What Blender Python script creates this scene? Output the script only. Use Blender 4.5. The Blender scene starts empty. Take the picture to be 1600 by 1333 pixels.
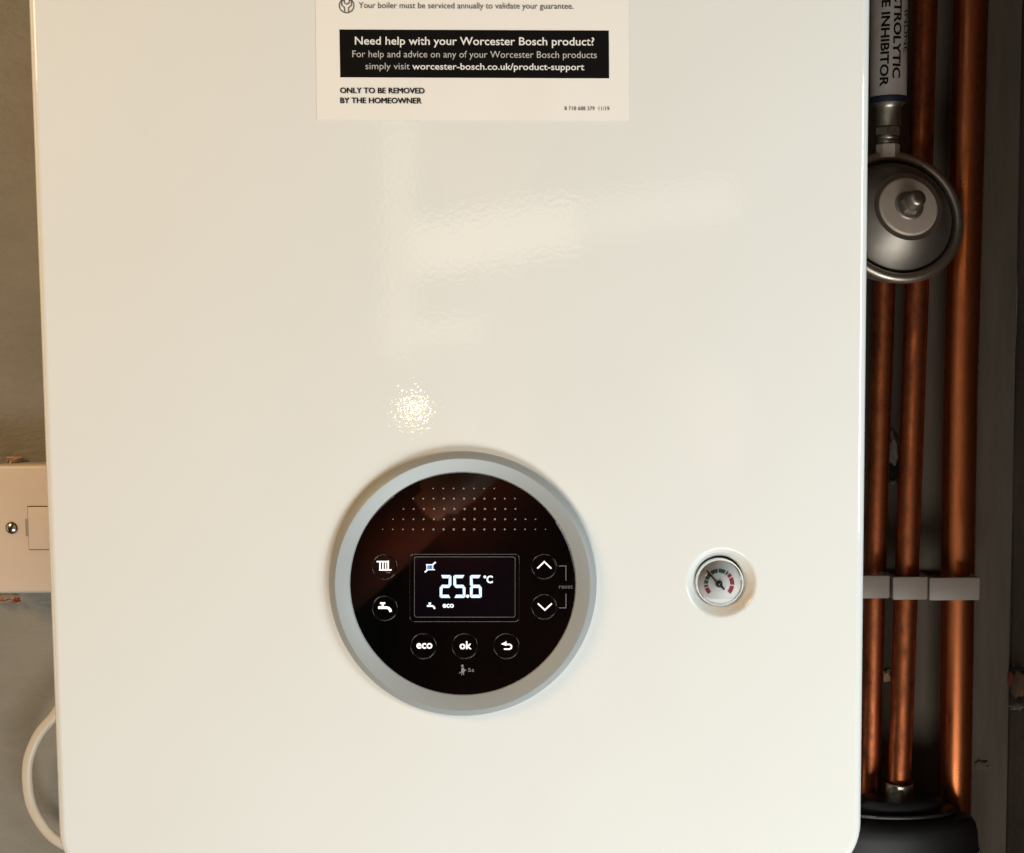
import bpy, bmesh, math, random
from mathutils import Vector, Matrix
R = math.radians
rnd = random.Random(7)
sc = bpy.context.scene

# ------------------------------------------------------------------ camera, world, lamps, exposure
W0, H0, F = 1600.0, 1333.0, 2200.0          # photograph size and focal length in its pixels
CAM = Vector((0.0, -0.69, 1.50))
PITCH, ROLL = R(4.66), R(0.55)
cam_mat = Matrix.Rotation(R(90) - PITCH, 3, 'X') @ Matrix.Rotation(-ROLL, 3, 'Z')
cam = bpy.data.cameras.new('camera'); cam.sensor_fit = 'HORIZONTAL'; cam.sensor_width = 36
cam.lens = F * 36 / W0; cam.clip_start = 0.01; cam.clip_end = 50
cam_o = bpy.data.objects.new('camera', cam); sc.collection.objects.link(cam_o)
cam_o.location = CAM; cam_o.rotation_euler = cam_mat.to_euler(); sc.camera = cam_o

def ray(px, py):
    return cam_mat @ Vector(((px - W0/2) / F, -(py - H0/2) / F, -1.0))
def P(px, py, y):
    """where the line of sight through a pixel of the photograph meets the plane at depth y"""
    d = ray(px, py); t = (y - CAM.y) / d.y
    return CAM + d * t
def mirror(px, py, y):
    """the spot at depth y (behind the camera) that the flat front of the boiler mirrors at that pixel"""
    d = ray(px, py); p = P(px, py, 0); d = Vector((d.x, -d.y, d.z))
    return p + d * ((y - p.y) / d.y)

world = bpy.data.worlds.new('World'); sc.world = world; world.use_nodes = True
world.node_tree.nodes['Background'].inputs[0].default_value = (1.0, 0.86, 0.72, 1)
world.node_tree.nodes['Background'].inputs[1].default_value = 0.02

def area(name, loc, target, sx, sy, power, col, shape='RECTANGLE', spin=0, spread=180):
    l = bpy.data.lights.new(name, 'AREA'); l.shape = shape; l.size = sx; l.size_y = sy
    l.energy = power; l.color = col; l.spread = R(spread)
    o = bpy.data.objects.new(name, l); sc.collection.objects.link(o)
    o.location = loc
    q = (Vector(target) - Vector(loc)).to_track_quat('-Z', 'Y')
    o.rotation_euler = (q.to_matrix() @ Matrix.Rotation(spin, 3, 'Z')).to_euler()
    return o
MID = (0, 0, 1.42)
area('warm_room_lamp', (-0.90, -0.60, 1.98), (-0.15, 0, 1.5), 0.45, 0.45, 7.7, (1.0, 0.655, 0.30))
area('cool_window', (1.0, -0.80, 1.50), MID, 0.45, 0.6, 9.7, (0.90, 0.985, 0.985))
area('left_edge_fill', (-0.95, 0.15, 1.40), (-0.2, 0, 1.40), 0.08, 1.3, 1.3, (1.0, 0.92, 0.80))  # added unseen strip: draws the bright line on the boiler's left edge
area('low_fill', (0.22, -0.80, 0.50), (0.05, 0, 1.2), 1.0, 0.45, 12.8, (0.95, 0.985, 0.955))  # unseen fill lamp added low in front to brighten the panel's bottom
b = bpy.data.lights.new('bulb', 'POINT'); b.energy = 0.22; b.color = (1.0, 0.70, 0.28); b.shadow_soft_size = 0.006
bo = bpy.data.objects.new('bulb', b); sc.collection.objects.link(bo); bo.location = mirror(645, 636, -0.93)
# unseen lamps added for the gloss paint to mirror: a slanting band with a fainter end, and an upright edge
def strip(name, x0, y0, x1, y1, h, watts, col):
    sa, sb = mirror(x0, y0, -0.93), mirror(x1, y1, -0.93); mid = (sa + sb)/2
    area(name, mid, mid + Vector((0, 1, 0)), (sb - sa).length, h, watts, col, spin=math.atan2((sb - sa).z, (sb - sa).x), spread=120)
strip('band_light', 645, 392, 905, 348, 0.062, 0.030, (1.0, 0.88, 0.70))
strip('band_light_far', 912, 346, 1150, 306, 0.050, 0.012, (1.0, 0.92, 0.80))
strip('low_band_light', 650, 520, 830, 508, 0.028, 0.006, (1.0, 0.88, 0.68))
strip('edge_light', 626, 560, 622, 180, 0.036, 0.014, (1.0, 0.86, 0.62))
# added warm spot to brighten the photographer, who shows only as a dim reflection in the black glass
sp = bpy.data.lights.new('warm_spot', 'SPOT'); sp.energy = 85; sp.color = (1.0, 0.55, 0.30); sp.spot_size = R(20); sp.spot_blend = 0.9; sp.shadow_soft_size = 0.05
so = bpy.data.objects.new('warm_spot', sp); sc.collection.objects.link(so); so.location = (-0.05, -0.40, 0.86)
so.rotation_euler = (Vector((-0.09, -1.05, 1.335)) - so.location).to_track_quat('-Z', 'Y').to_euler()

sc.view_settings.view_transform = 'Standard'; sc.view_settings.look = 'None'
sc.view_settings.exposure = 0; sc.view_settings.gamma = 1
sc.render.engine = 'CYCLES'; sc.cycles.max_bounces = 8; sc.cycles.use_denoising = True

# ------------------------------------------------------------------ materials
def mat(name, col, rough=0.5, metal=0.0, spec=0.5, emit=None, es=0.0, coat=0.0, var=None, vscale=60, bump=None, bscale=300, stretch=(1, 1, 1), rvar=0.0):
    m = bpy.data.materials.new(name); m.use_nodes = True
    n, l = m.node_tree.nodes, m.node_tree.links
    s = n['Principled BSDF']
    s.inputs['Base Color'].default_value = (*col, 1); s.inputs['Roughness'].default_value = rough
    s.inputs['Metallic'].default_value = metal; s.inputs['Specular IOR Level'].default_value = spec
    s.inputs['Coat Weight'].default_value = coat; s.inputs['Coat Roughness'].default_value = 0.05
    if emit: s.inputs['Emission Color'].default_value = (*emit, 1); s.inputs['Emission Strength'].default_value = es
    g = n.new('ShaderNodeNewGeometry'); mp = n.new('ShaderNodeMapping'); mp.inputs['Scale'].default_value = stretch
    l.new(g.outputs['Position'], mp.inputs['Vector'])
    if var:
        t = n.new('ShaderNodeTexNoise'); t.inputs['Scale'].default_value = vscale; t.inputs['Detail'].default_value = 8
        t.inputs['Roughness'].default_value = 0.62
        l.new(mp.outputs[0], t.inputs['Vector'])
        c = n.new('ShaderNodeValToRGB'); c.color_ramp.elements[0].position = 0.33; c.color_ramp.elements[1].position = 0.68
        c.color_ramp.elements[0].color = (*var, 1); c.color_ramp.elements[1].color = (*col, 1)
        l.new(t.outputs['Fac'], c.inputs['Fac']); l.new(c.outputs['Color'], s.inputs['Base Color'])
        if rvar:
            r = n.new('ShaderNodeMapRange'); r.inputs['From Min'].default_value = .3; r.inputs['From Max'].default_value = .7
            r.inputs['To Min'].default_value = rough + rvar; r.inputs['To Max'].default_value = rough
            l.new(t.outputs['Fac'], r.inputs['Value']); l.new(r.outputs[0], s.inputs['Roughness'])
    if bump:
        t2 = n.new('ShaderNodeTexNoise'); t2.inputs['Scale'].default_value = bscale; t2.inputs['Detail'].default_value = 2 if bump < 1e-4 else 6
        l.new(mp.outputs[0], t2.inputs['Vector'])
        b = n.new('ShaderNodeBump'); b.inputs['Strength'].default_value = 1; b.inputs['Distance'].default_value = bump
        l.new(t2.outputs['Fac'], b.inputs['Height']); l.new(b.outputs['Normal'], s.inputs['Normal'])
    return m
M = {}
M['paint'] = mat('white_gloss_paint', (0.78, 0.777, 0.752), 0.028, spec=0.55, bump=3.5e-5, bscale=450, var=(0.766, 0.760, 0.733), vscale=9)
nt_ = M['paint'].node_tree; b1 = [q for q in nt_.nodes if q.type == 'BUMP'][0]; mp_ = [q for q in nt_.nodes if q.type == 'MAPPING'][0]
w_ = nt_.nodes.new('ShaderNodeTexNoise'); w_.inputs['Scale'].default_value = 16; w_.inputs['Detail'].default_value = 1
b2 = nt_.nodes.new('ShaderNodeBump'); b2.inputs['Distance'].default_value = 9e-5
nt_.links.new(mp_.outputs[0], w_.inputs['Vector']); nt_.links.new(w_.outputs['Fac'], b2.inputs['Height']); nt_.links.new(b2.outputs['Normal'], b1.inputs['Normal'])
k_ = nt_.nodes.new('ShaderNodeTexNoise'); k_.inputs['Scale'].default_value = 11; k_.inputs['Detail'].default_value = 6
r_ = nt_.nodes.new('ShaderNodeMapRange'); r_.inputs['From Min'].default_value = .5; r_.inputs['From Max'].default_value = .72; r_.inputs['To Min'].default_value = .026; r_.inputs['To Max'].default_value = .075
nt_.links.new(mp_.outputs[0], k_.inputs['Vector']); nt_.links.new(k_.outputs['Fac'], r_.inputs['Value']); nt_.links.new(r_.outputs[0], nt_.nodes['Principled BSDF'].inputs['Roughness'])
M['paint_side'] = mat('white_side_paint', (0.75, 0.74, 0.70), 0.25)
M['silver'] = mat('silver_grey_plastic', (0.35, 0.365, 0.365), 0.45, metal=0.12, var=(0.34, 0.355, 0.355), vscale=900)
M['glass_black'] = mat('black_gloss_glass', (0.001, 0.001, 0.001), 0.03, spec=0.5)
M['button'] = mat('black_button', (0.001, 0.001, 0.001), 0.06, spec=0.5)
M['groove'] = mat('black_edge', (0.006, 0.006, 0.006), 0.15, spec=0.9)
M['legend'] = mat('backlit_legend', (0.8, 0.8, 0.8), 0.4, emit=(1, 1, 1), es=0.72)
M['legend_dim'] = mat('dim_legend', (0.10, 0.10, 0.10), 0.4)
M['legend_grey'] = mat('grey_legend', (0.22, 0.22, 0.22), 0.4)
M['dots'] = mat('printed_dots', (0.27, 0.245, 0.235), 0.4)
M['lcd'] = mat('lit_digits', (0.3, 0.4, 0.5), 0.4, emit=(0.60, 0.78, 1.0), es=1.05)
M['lcd_white'] = mat('lit_symbols', (0.4, 0.45, 0.5), 0.4, emit=(0.85, 0.90, 1.0), es=1.0)
M['lcd_blue'] = mat('lit_blue_symbol', (0.05, 0.1, 0.3), 0.4, emit=(0.18, 0.38, 0.85), es=0.9)
M['screen'] = mat('dark_screen', (0.0015, 0.0015, 0.003), 0.06, emit=(0.02, 0.02, 0.10), es=0.002)
M['frame'] = mat('screen_edge', (0.06, 0.06, 0.055), 0.3, spec=0.6)
M['sticker'] = mat('matte_paper', (0.86, 0.82, 0.775), 0.45, spec=0.35, var=(0.84, 0.80, 0.755), vscale=25)
M['ink'] = mat('black_ink', (0.004, 0.0035, 0.0035), 0.5, spec=0.12)
M['ink_soft'] = mat('grey_ink', (0.09, 0.085, 0.08), 0.5)
M['print_white'] = mat('white_print', (0.78, 0.76, 0.73), 0.5)
M['print_light'] = mat('light_print', (0.50, 0.485, 0.46), 0.5)
M['wall'] = mat('taupe_wall_paint', (0.268, 0.243, 0.200), 0.75, var=(0.226, 0.204, 0.167), vscale=14, bump=1.3e-3, bscale=150, stretch=(1, 1, 2.2))
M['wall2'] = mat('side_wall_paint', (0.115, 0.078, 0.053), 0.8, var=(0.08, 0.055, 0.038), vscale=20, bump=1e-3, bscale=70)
M['shade_board'] = mat('shade_toned_board', (0.115, 0.083, 0.057), 0.8, var=(0.078, 0.056, 0.038), vscale=16, bump=8e-4, bscale=45, stretch=(3, 1, 0.4))  # dark tone holds the shade of the narrow alcove
M['plaster'] = mat('broken_plaster', (0.62, 0.44, 0.32), 0.9, var=(0.50, 0.28, 0.17), vscale=160, bump=8e-4, bscale=400)
M['plaster_grey'] = mat('grey_plaster', (0.22, 0.19, 0.16), 0.9, var=(0.12, 0.10, 0.085), vscale=120, bump=8e-4, bscale=300)
M['brick'] = mat('orange_brick', (0.55, 0.13, 0.04), 0.9, var=(0.30, 0.07, 0.03), vscale=200, bump=6e-4, bscale=400)
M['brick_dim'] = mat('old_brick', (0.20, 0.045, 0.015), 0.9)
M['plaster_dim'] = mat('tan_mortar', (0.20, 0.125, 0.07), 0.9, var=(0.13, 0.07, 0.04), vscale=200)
M['hole'] = mat('dark_hole', (0.006, 0.005, 0.004), 1.0)
M['copper'] = mat('copper', (0.72, 0.215, 0.072), 0.22, metal=1.0, var=(0.40, 0.115, 0.045), vscale=70, stretch=(1, 1, 0.35), rvar=0.22, bump=1.5e-5, bscale=300)
M['copper_old'] = mat('tarnished_copper', (0.56, 0.16, 0.058), 0.30, metal=1.0, var=(0.17, 0.05, 0.025), vscale=110, stretch=(1, 1, 0.5), rvar=0.25, bump=3e-5, bscale=300)
M['steel'] = mat('brushed_steel', (0.58, 0.52, 0.45), 0.34, metal=1.0, var=(0.44, 0.39, 0.33), vscale=120, rvar=0.12)
M['steel_flat'] = mat('pressed_steel_plate', (0.62, 0.50, 0.41), 0.5, metal=0.3, var=(0.54, 0.43, 0.35), vscale=90)
M['steel_dark'] = mat('dull_dark_steel', (0.36, 0.315, 0.27), 0.50, metal=1.0, var=(0.28, 0.245, 0.21), vscale=50)
M['brass'] = mat('tarnished_brass', (0.42, 0.37, 0.30), 0.36, metal=1.0, var=(0.27, 0.235, 0.19), vscale=200)
M['chrome'] = mat('nickel_plate', (0.72, 0.66, 0.56), 0.24, metal=1.0)
M['navy'] = mat('navy_band', (0.004, 0.005, 0.016), 0.5)
M['tube_label'] = mat('grey_white_label', (0.40, 0.34, 0.30), 0.42, var=(0.30, 0.25, 0.22), vscale=55)
M['clip'] = mat('white_clip_plastic', (0.27, 0.212, 0.18), 0.5, var=(0.24, 0.19, 0.16), vscale=50)
M['black_plastic'] = mat('black_plastic', (0.004, 0.004, 0.0045), 0.42, var=(0.008, 0.007, 0.006), vscale=40)
M['spur'] = mat('cream_plastic', (0.70, 0.575, 0.475), 0.34, var=(0.67, 0.545, 0.445), vscale=30, bump=3e-5, bscale=500)
M['spur_box'] = mat('grey_white_back_box', (0.52, 0.50, 0.46), 0.45)
M['gap'] = mat('dark_gap', (0.05, 0.028, 0.016), 0.8)
M['cable'] = mat('white_pvc', (0.66, 0.58, 0.47), 0.38, var=(0.60, 0.51, 0.40), vscale=40)
M['screw'] = mat('screw_steel', (0.42, 0.39, 0.33), 0.3, metal=1.0)
M['dial'] = mat('dial_card', (0.90, 0.89, 0.86), 0.5)
M['green'] = mat('dial_green', (0.02, 0.13, 0.075), 0.5)
M['red'] = mat('dial_red', (0.36, 0.03, 0.045), 0.5)
M['maroon'] = mat('dial_maroon', (0.12, 0.03, 0.04), 0.5)
M['needle'] = mat('dark_needle', (0.025, 0.025, 0.022), 0.4)
m = bpy.data.materials.new('clear_cover'); m.use_nodes = True; n, l = m.node_tree.nodes, m.node_tree.links
n.clear(); o_ = n.new('ShaderNodeOutputMaterial'); mx = n.new('ShaderNodeMixShader'); tr = n.new('ShaderNodeBsdfTransparent')
gl = n.new('ShaderNodeBsdfGlossy'); gl.inputs['Roughness'].default_value = 0.06; fr = n.new('ShaderNodeFresnel'); fr.inputs['IOR'].default_value = 1.45
l.new(fr.outputs[0], mx.inputs[0]); l.new(tr.outputs[0], mx.inputs[1]); l.new(gl.outputs[0], mx.inputs[2]); l.new(mx.outputs[0], o_.inputs[0])
M['clear'] = m

# ------------------------------------------------------------------ object helpers
WLOC = {}
def link(name, me, m, parent=None, label=None):
    """me has world-space vertices: the object gets its origin at the middle of them"""
    if len(me.vertices) == 0: raise ValueError(name)
    vs = [v.co for v in me.vertices]
    lo = Vector([min(v[i] for v in vs) for i in range(3)]); hi = Vector([max(v[i] for v in vs) for i in range(3)])
    c = (lo + hi) / 2
    me.transform(Matrix.Translation(-c))
    if m and not me.materials: me.materials.append(m)
    o = bpy.data.objects.new(name, me); sc.collection.objects.link(o)
    WLOC[o.name] = c
    if parent: o.parent = parent; o.location = c - WLOC[parent.name]
    else: o.location = c
    if label: o['label'] = label
    return o
def thing(name, loc, label, cat, group=None):
    o = bpy.data.objects.new(name, None); sc.collection.objects.link(o); o.empty_display_size = 0.02
    o.location = loc; WLOC[o.name] = Vector(loc); tag(o, label, cat, group); return o
def tag(o, label, cat, group=None):
    o['label'] = label; o['category'] = cat
    if group: o['group'] = group
    return o
def obj(name, bm, m, parent=None, smooth=None, label=None):
    bmesh.ops.recalc_face_normals(bm, faces=bm.faces)
    me = bpy.data.meshes.new(name); bm.to_mesh(me); bm.free()
    if smooth is not None:
        for p in me.polygons: p.use_smooth = True
        if smooth < 180: me.set_sharp_from_angle(angle=R(smooth))
    return link(name, me, m, parent, label)
def lathe(bm, prof, origin, axis, seg=48, a0=0):
    """prof: (radius, distance along axis); open or closed at radius 0"""
    axis = Vector(axis).normalized(); u = axis.orthogonal().normalized(); v = axis.cross(u); rings = []
    for r, h in prof:
        c = Vector(origin) + axis * h
        if r < 1e-7: rings.append([bm.verts.new(c)])
        else: rings.append([bm.verts.new(c + (u * math.cos(a0 + 2*math.pi*k/seg) + v * math.sin(a0 + 2*math.pi*k/seg)) * r) for k in range(seg)])
    for a, b in zip(rings, rings[1:]):
        for k in range(seg):
            k2 = (k + 1) % seg
            if len(a) == 1 and len(b) == 1: break
            if len(a) == 1: bm.faces.new((a[0], b[k], b[k2]))
            elif len(b) == 1: bm.faces.new((a[k], a[k2], b[0]))
            else: bm.faces.new((a[k], a[k2], b[k2], b[k]))
def tube(bm, pts, r, seg=20, flat=1.0, wob=0.0):
    """round tube along pts (world). flat squeezes it along y"""
    pts = [Vector(p) for p in pts]; rings = []
    for i, p in enumerate(pts):
        t = (pts[min(i+1, len(pts)-1)] - pts[max(i-1, 0)]).normalized()
        ref = Vector((0, 1, 0)) if abs(t.y) < 0.9 else Vector((1, 0, 0))
        a = t.cross(ref).normalized(); b = a.cross(t).normalized()
        rr = r[i] if isinstance(r, (list, tuple)) else r
        rings.append([bm.verts.new(p + a * math.cos(2*math.pi*k/seg) * rr + b * math.sin(2*math.pi*k/seg) * rr * flat) for k in range(seg)])
    for A, B in zip(rings, rings[1:]):
        for k in range(seg): bm.faces.new((A[k], A[(k+1) % seg], B[(k+1) % seg], B[k]))
    bm.faces.new(rings[0]); bm.faces.new(rings[-1])
def poly_px(bm, pts, y, th=0.0):
    vs = [bm.verts.new(P(px, py, y)) for px, py in pts]; bm.faces.new(vs)
    if th:
        ws = [bm.verts.new(v.co + Vector((0, th, 0))) for v in vs]; n = len(vs)
        bm.faces.new(ws[::-1])
        for i in range(n): bm.faces.new((vs[i], vs[(i+1) % n], ws[(i+1) % n], ws[i]))
def ribbon_px(bm, pts, w, y, closed=False, caps=True):
    """mitred flat stroke of width w (px) through pixel points"""
    n = len(pts); L, Rr = [], []
    w = w / 2
    V2 = [Vector(p) for p in pts]
    if caps and not closed:
        V2[0] = V2[0] - (V2[1]-V2[0]).normalized()*w*0.6; V2[-1] = V2[-1] + (V2[-1]-V2[-2]).normalized()*w*0.6
    for i in range(n):
        if closed: a, b = (V2[i]-V2[i-1]).normalized(), (V2[(i+1) % n]-V2[i]).normalized()
        else:
            a = (V2[i]-V2[i-1]).normalized() if i else None; b = (V2[i+1]-V2[i]).normalized() if i < n-1 else None
            a = a or b; b = b or a
        na, nb = Vector((-a.y, a.x)), Vector((-b.y, b.x)); m_ = (na+nb)
        m_ = m_.normalized() if m_.length > 1e-6 else na
        k = w / max(0.35, m_.dot(na))
        L.append(V2[i]+m_*k); Rr.append(V2[i]-m_*k)
    lv = [bm.verts.new(P(p.x, p.y, y)) for p in L]; rv = [bm.verts.new(P(p.x, p.y, y)) for p in Rr]
    for i in range(n if closed else n-1):
        j = (i+1) % n; bm.faces.new((lv[i], lv[j], rv[j], rv[i]))
def arc(cx, cy, r, a0, a1, n=12, ry=None):
    ry = ry or r
    return [(cx + r*math.cos(R(a0+(a1-a0)*k/n)), cy - ry*math.sin(R(a0+(a1-a0)*k/n))) for k in range(n+1)]
def font_mesh(s, bold=0.0):
    c = bpy.data.curves.new('t', 'FONT'); c.body = s; c.size = 1; c.offset = bold; c.resolution_u = 3
    o = bpy.data.objects.new('t', c); sc.collection.objects.link(o)
    bpy.context.view_layer.update()
    me = bpy.data.meshes.new_from_object(o.evaluated_get(bpy.context.evaluated_depsgraph_get()))
    bpy.data.objects.remove(o); bpy.data.curves.remove(c); return me
_cap = {}
def capx(ch, bold):
    if (ch, bold) not in _cap:
        m_ = font_mesh(ch, bold); _cap[(ch, bold)] = max(v.co.y for v in m_.vertices); bpy.data.meshes.remove(m_)
    return _cap[(ch, bold)]
def text(name, s, x0, x1, base, cap, y, m, parent, bold=0.0, slope=0.0, ref='H', put=None, italic=0.0):
    """lettering that runs from x0 to x1 px with its baseline at base px and cap height cap px"""
    me = font_mesh(s, bold); xs = [v.co.x for v in me.vertices]; a, b = min(xs), max(xs)
    k = (x1-x0)/(b-a); ky = cap / capx(ref, bold); f = put or (lambda px, py: P(px, py, y))
    for v in me.vertices:
        px = x0 + (v.co.x - a) * k + v.co.y * ky * italic; py = base + slope*(px-x0) - v.co.y*ky
        v.co = f(px, py)
    me.name = name
    return link(name, me, m, parent)
def bold_text(name, s, x0, x1, base, cap, y, m, parent, w, slope):
    me = bpy.data.meshes.new(name); bm = bmesh.new()
    for i, d in enumerate((-w, -w/3, w/3, w)):
        t = font_mesh(s); xs = [v.co.x for v in t.vertices]; a, b = min(xs), max(xs); k = (x1-x0-2*w)/(b-a); ky = cap/capx('H', 0.0)
        for v in t.vertices: v.co = P(x0 + w + d + (v.co.x-a)*k, base + slope*(v.co.x-a)*k - v.co.y*ky + (0.12 if i % 2 else -0.12), y - i*0.00002)
        bm.from_mesh(t); bpy.data.meshes.remove(t)
    bm.to_mesh(me); bm.free(); return link(name, me, m, parent)
def box(bm, x0, x1, y0, y1, z0, z1, bev=0.0, segs=2):
    vs = [bm.verts.new((x, y, z)) for x in (x0, x1) for y in (y0, y1) for z in (z0, z1)]
    fs = [bm.faces.new([vs[i] for i in q]) for q in ((0,1,3,2),(4,6,7,5),(0,4,5,1),(2,3,7,6),(0,2,6,4),(1,5,7,3))]
    if bev:
        es = list({e for f in fs for e in f.edges})
        bmesh.ops.bevel(bm, geom=es, offset=bev, segments=segs, profile=0.5, affect='EDGES')
def zc(ox, oy, k):
    return lambda X, Y: (ox + X/k, oy + Y/k)

# ------------------------------------------------------------------ the setting
WALL = 0.29
corner = P(1582, 700, WALL).x
def sheet(name, x0, x1, z0, z1, fn, nx, nz, m):
    bm = bmesh.new(); g = [[bm.verts.new(fn(x0+(x1-x0)*i/nx, z0+(z1-z0)*j/nz)) for j in range(nz+1)] for i in range(nx+1)]
    for i in range(nx):
        for j in range(nz): bm.faces.new((g[i][j], g[i+1][j], g[i+1][j+1], g[i][j+1]))
    o = obj(name, bm, m, None, smooth=180); o['kind'] = 'structure'; return o
from mathutils import noise as mn
WB = WALL - 0.006
wall = sheet('back_wall', -1.1, corner + 0.002, 0.75, 2.3, lambda x, z: Vector((x, WALL + 0.0012*mn.noise(Vector((x*9, z*7, 0))), z)), 90, 90, M['wall'])
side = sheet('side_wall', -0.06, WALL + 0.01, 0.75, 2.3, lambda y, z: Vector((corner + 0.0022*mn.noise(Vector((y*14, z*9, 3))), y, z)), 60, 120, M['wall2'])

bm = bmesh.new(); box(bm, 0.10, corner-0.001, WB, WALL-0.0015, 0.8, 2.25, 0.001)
shade_board = obj('wall_shade_board', bm, M['shade_board'], None, smooth=40); shade_board['kind'] = 'structure'  # added over the wall; alcove shade is put into its dark colour
def blob(name, cx, cy, rx, ry, y, th, m, parent, seed, n=16, jag=0.3, rim=0.6):
    """an irregular raised flake or torn edge, its outline given in px, th thick"""
    r_ = random.Random(seed); bm = bmesh.new(); k = [1 + r_.uniform(-jag, jag) for _ in range(n)]
    outer = [P(cx + rx*k[i]*math.cos(2*math.pi*i/n), cy + ry*k[i]*math.sin(2*math.pi*i/n), y) for i in range(n)]
    inner = [P(cx + rim*rx*k[i]*math.cos(2*math.pi*i/n), cy + rim*ry*k[i]*math.sin(2*math.pi*i/n), y) - Vector((0, th*(0.7+0.6*r_.random()), 0)) for i in range(n)]
    a = [bm.verts.new(p) for p in outer]; b_ = [bm.verts.new(p) for p in inner]; c = bm.verts.new(P(cx, cy, y) - Vector((0, th, 0)))
    for i in range(n):
        j = (i+1) % n; bm.faces.new((a[i], a[j], b_[j], b_[i])); bm.faces.new((b_[i], b_[j], c))
    return obj(name, bm, m, parent, smooth=40)
blob('broken_plaster', 1394, 706, 11, 30, WB-0.002, 0.004, M['plaster_grey'], shade_board, 3)
blob('hole', 1396, 735, 12, 11, WB-0.005, 0.0008, M['hole'], shade_board, 5, jag=0.12)
blob('broken_plaster', 1393, 753, 12, 4, WB-0.003, 0.004, M['plaster_grey'], shade_board, 8)
blob('broken_plaster', 1384, 1056, 9, 10, WB-0.002, 0.002, M['plaster'], shade_board, 11)
blob('plaster_dent', 1534, 1196, 11, 7, WB-0.0012, 0.0006, M['shade_board'], shade_board, 14)
blob('broken_plaster', 21, 718, 13, 6, WALL-0.004, 0.006, M['plaster'], wall, 17, jag=.35)
blob('broken_plaster', 3, 936, 16, 4, WALL-0.004, 0.006, M['plaster'], wall, 21, jag=.35)
blob('broken_plaster', 26, 937, 6, 4, WALL-0.004, 0.006, M['brick'], wall, 25, jag=.35)
# exposed masonry on the side wall: laid on the wall's own plane
def sideblob(name, cx, cy, rx, ry, th, m, seed, n=16, jag=.25, off=0.0):
    r_ = random.Random(seed); bm = bmesh.new(); k = [1+r_.uniform(-jag, jag) for _ in range(n)]
    def S(px, py, h):
        d = ray(px, py); t = (corner - CAM.x) / d.x; p = CAM + d*t; return Vector((corner - h - off, p.y, p.z))
    a = [bm.verts.new(S(cx+rx*k[i]*math.cos(2*math.pi*i/n), cy+ry*k[i]*math.sin(2*math.pi*i/n), 0)) for i in range(n)]
    b_ = [bm.verts.new(S(cx+.7*rx*k[i]*math.cos(2*math.pi*i/n), cy+.7*ry*k[i]*math.sin(2*math.pi*i/n), th)) for i in range(n)]
    c = bm.verts.new(S(cx, cy, th))
    for i in range(n):
        j = (i+1) % n; bm.faces.new((a[i], a[j], b_[j], b_[i])); bm.faces.new((b_[i], b_[j], c))
    return obj(name, bm, m, side, smooth=40)
sideblob('hole', 1596, 1046, 13, 3.5, 0.0003, M['hole'], 2, off=0.0024)
sideblob('brick', 1584, 1060, 5, 14, 0.0003, M['brick_dim'], 4, off=0.0024)
sideblob('broken_plaster', 1597, 1071, 11, 22, 0.0006, M['plaster_dim'], 6, off=0.0024)
sideblob('torn_paint', 1594, 1104, 13, 6, 0.0006, M['plaster_grey'], 9, off=0.0024)

# ------------------------------------------------------------------ boiler
EY = 0.0045
xl = sum(P(45 + 0.0367*y, y, EY).x for y in (0, 600, 1200)) / 3
xr = sum(P(1359 - 0.0108*y, y, EY).x for y in (0, 600, 1200)) / 3
zb = (P(300, 1392, EY).z + P(1100, 1376, EY).z) / 2; zt = P(700, -420, 0).z
boiler = thing('boiler', ((xl+xr)/2, 0.15, zb), 'white glossy wall-mounted boiler with round black control panel and pressure gauge', 'boiler')
def rrect(x0, x1, z0, z1, r, n=14):
    out = []
    for cx, cz, a in ((x1-r, z1-r, 0), (x0+r, z1-r, 90), (x0+r, z0+r, 180), (x1-r, z0+r, 270)):
        for k in range(n+1):
            t = R(a + 90*k/n); out.append((cx + r*math.cos(t), cz + r*math.sin(t)))
    return out
CR = 0.031
GC = P(1127.6, 910.8, 0.0)     # gauge recess centre
bm = bmesh.new()
prof = [(0.0025, 0.042), (0.0, 0.040), (0.0, 0.0062)] + [(0.0048*(1-math.cos(R(a))), 0.0062*(1-math.sin(R(a)))) for a in range(10, 91, 8)] + [(0.0050, 0.0), (0.0058, 0.0)]
loops = []
for ins, y in prof:
    loops.append([bm.verts.new((x, y, z)) for x, z in rrect(xl+ins, xr-ins, zb+ins, zt-ins, CR-ins)])
for A, B in zip(loops, loops[1:]):
    for k in range(len(A)): bm.faces.new((A[k], A[(k+1) % len(A)], B[(k+1) % len(A)], B[k]))
NS = 72
def circ(r, y): return [bm.verts.new((GC.x + r*math.cos(2*math.pi*k/NS), y, GC.z + r*math.sin(2*math.pi*k/NS))) for k in range(NS)]
rp = [(0.0185, 0), (0.0178, 0)] + [(0.0174, .0001), (0.0170, .0003), (0.0165, .0007), (0.0160, .0013), (0.0154, .0022), (0.0148, .0033), (0.0142, .0047), (0.0137, .0062), (0.0126, .0080), (0.0121, .0088), (0.0120, .014)]
rl = [circ(r, y) for r, y in rp]
for A, B in zip(rl, rl[1:]):
    for k in range(NS): bm.faces.new((A[k], A[(k+1) % NS], B[(k+1) % NS], B[k]))
edges = []
for lp in (loops[-1], rl[0]):
    for k in range(len(lp)): edges.append(bm.edges.get((lp[k], lp[(k+1) % len(lp)])))
bmesh.ops.triangle_fill(bm, edges=edges, use_beauty=True)
front = obj('front_panel', bm, M['paint'], boiler, smooth=60)
bm = bmesh.new(); box(bm, xl+0.003, xr-0.003, 0.041, WALL-0.004, zb+0.004, zt-0.004, 0.004); obj('side_casing', bm, M['paint_side'], boiler, smooth=40)

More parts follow.
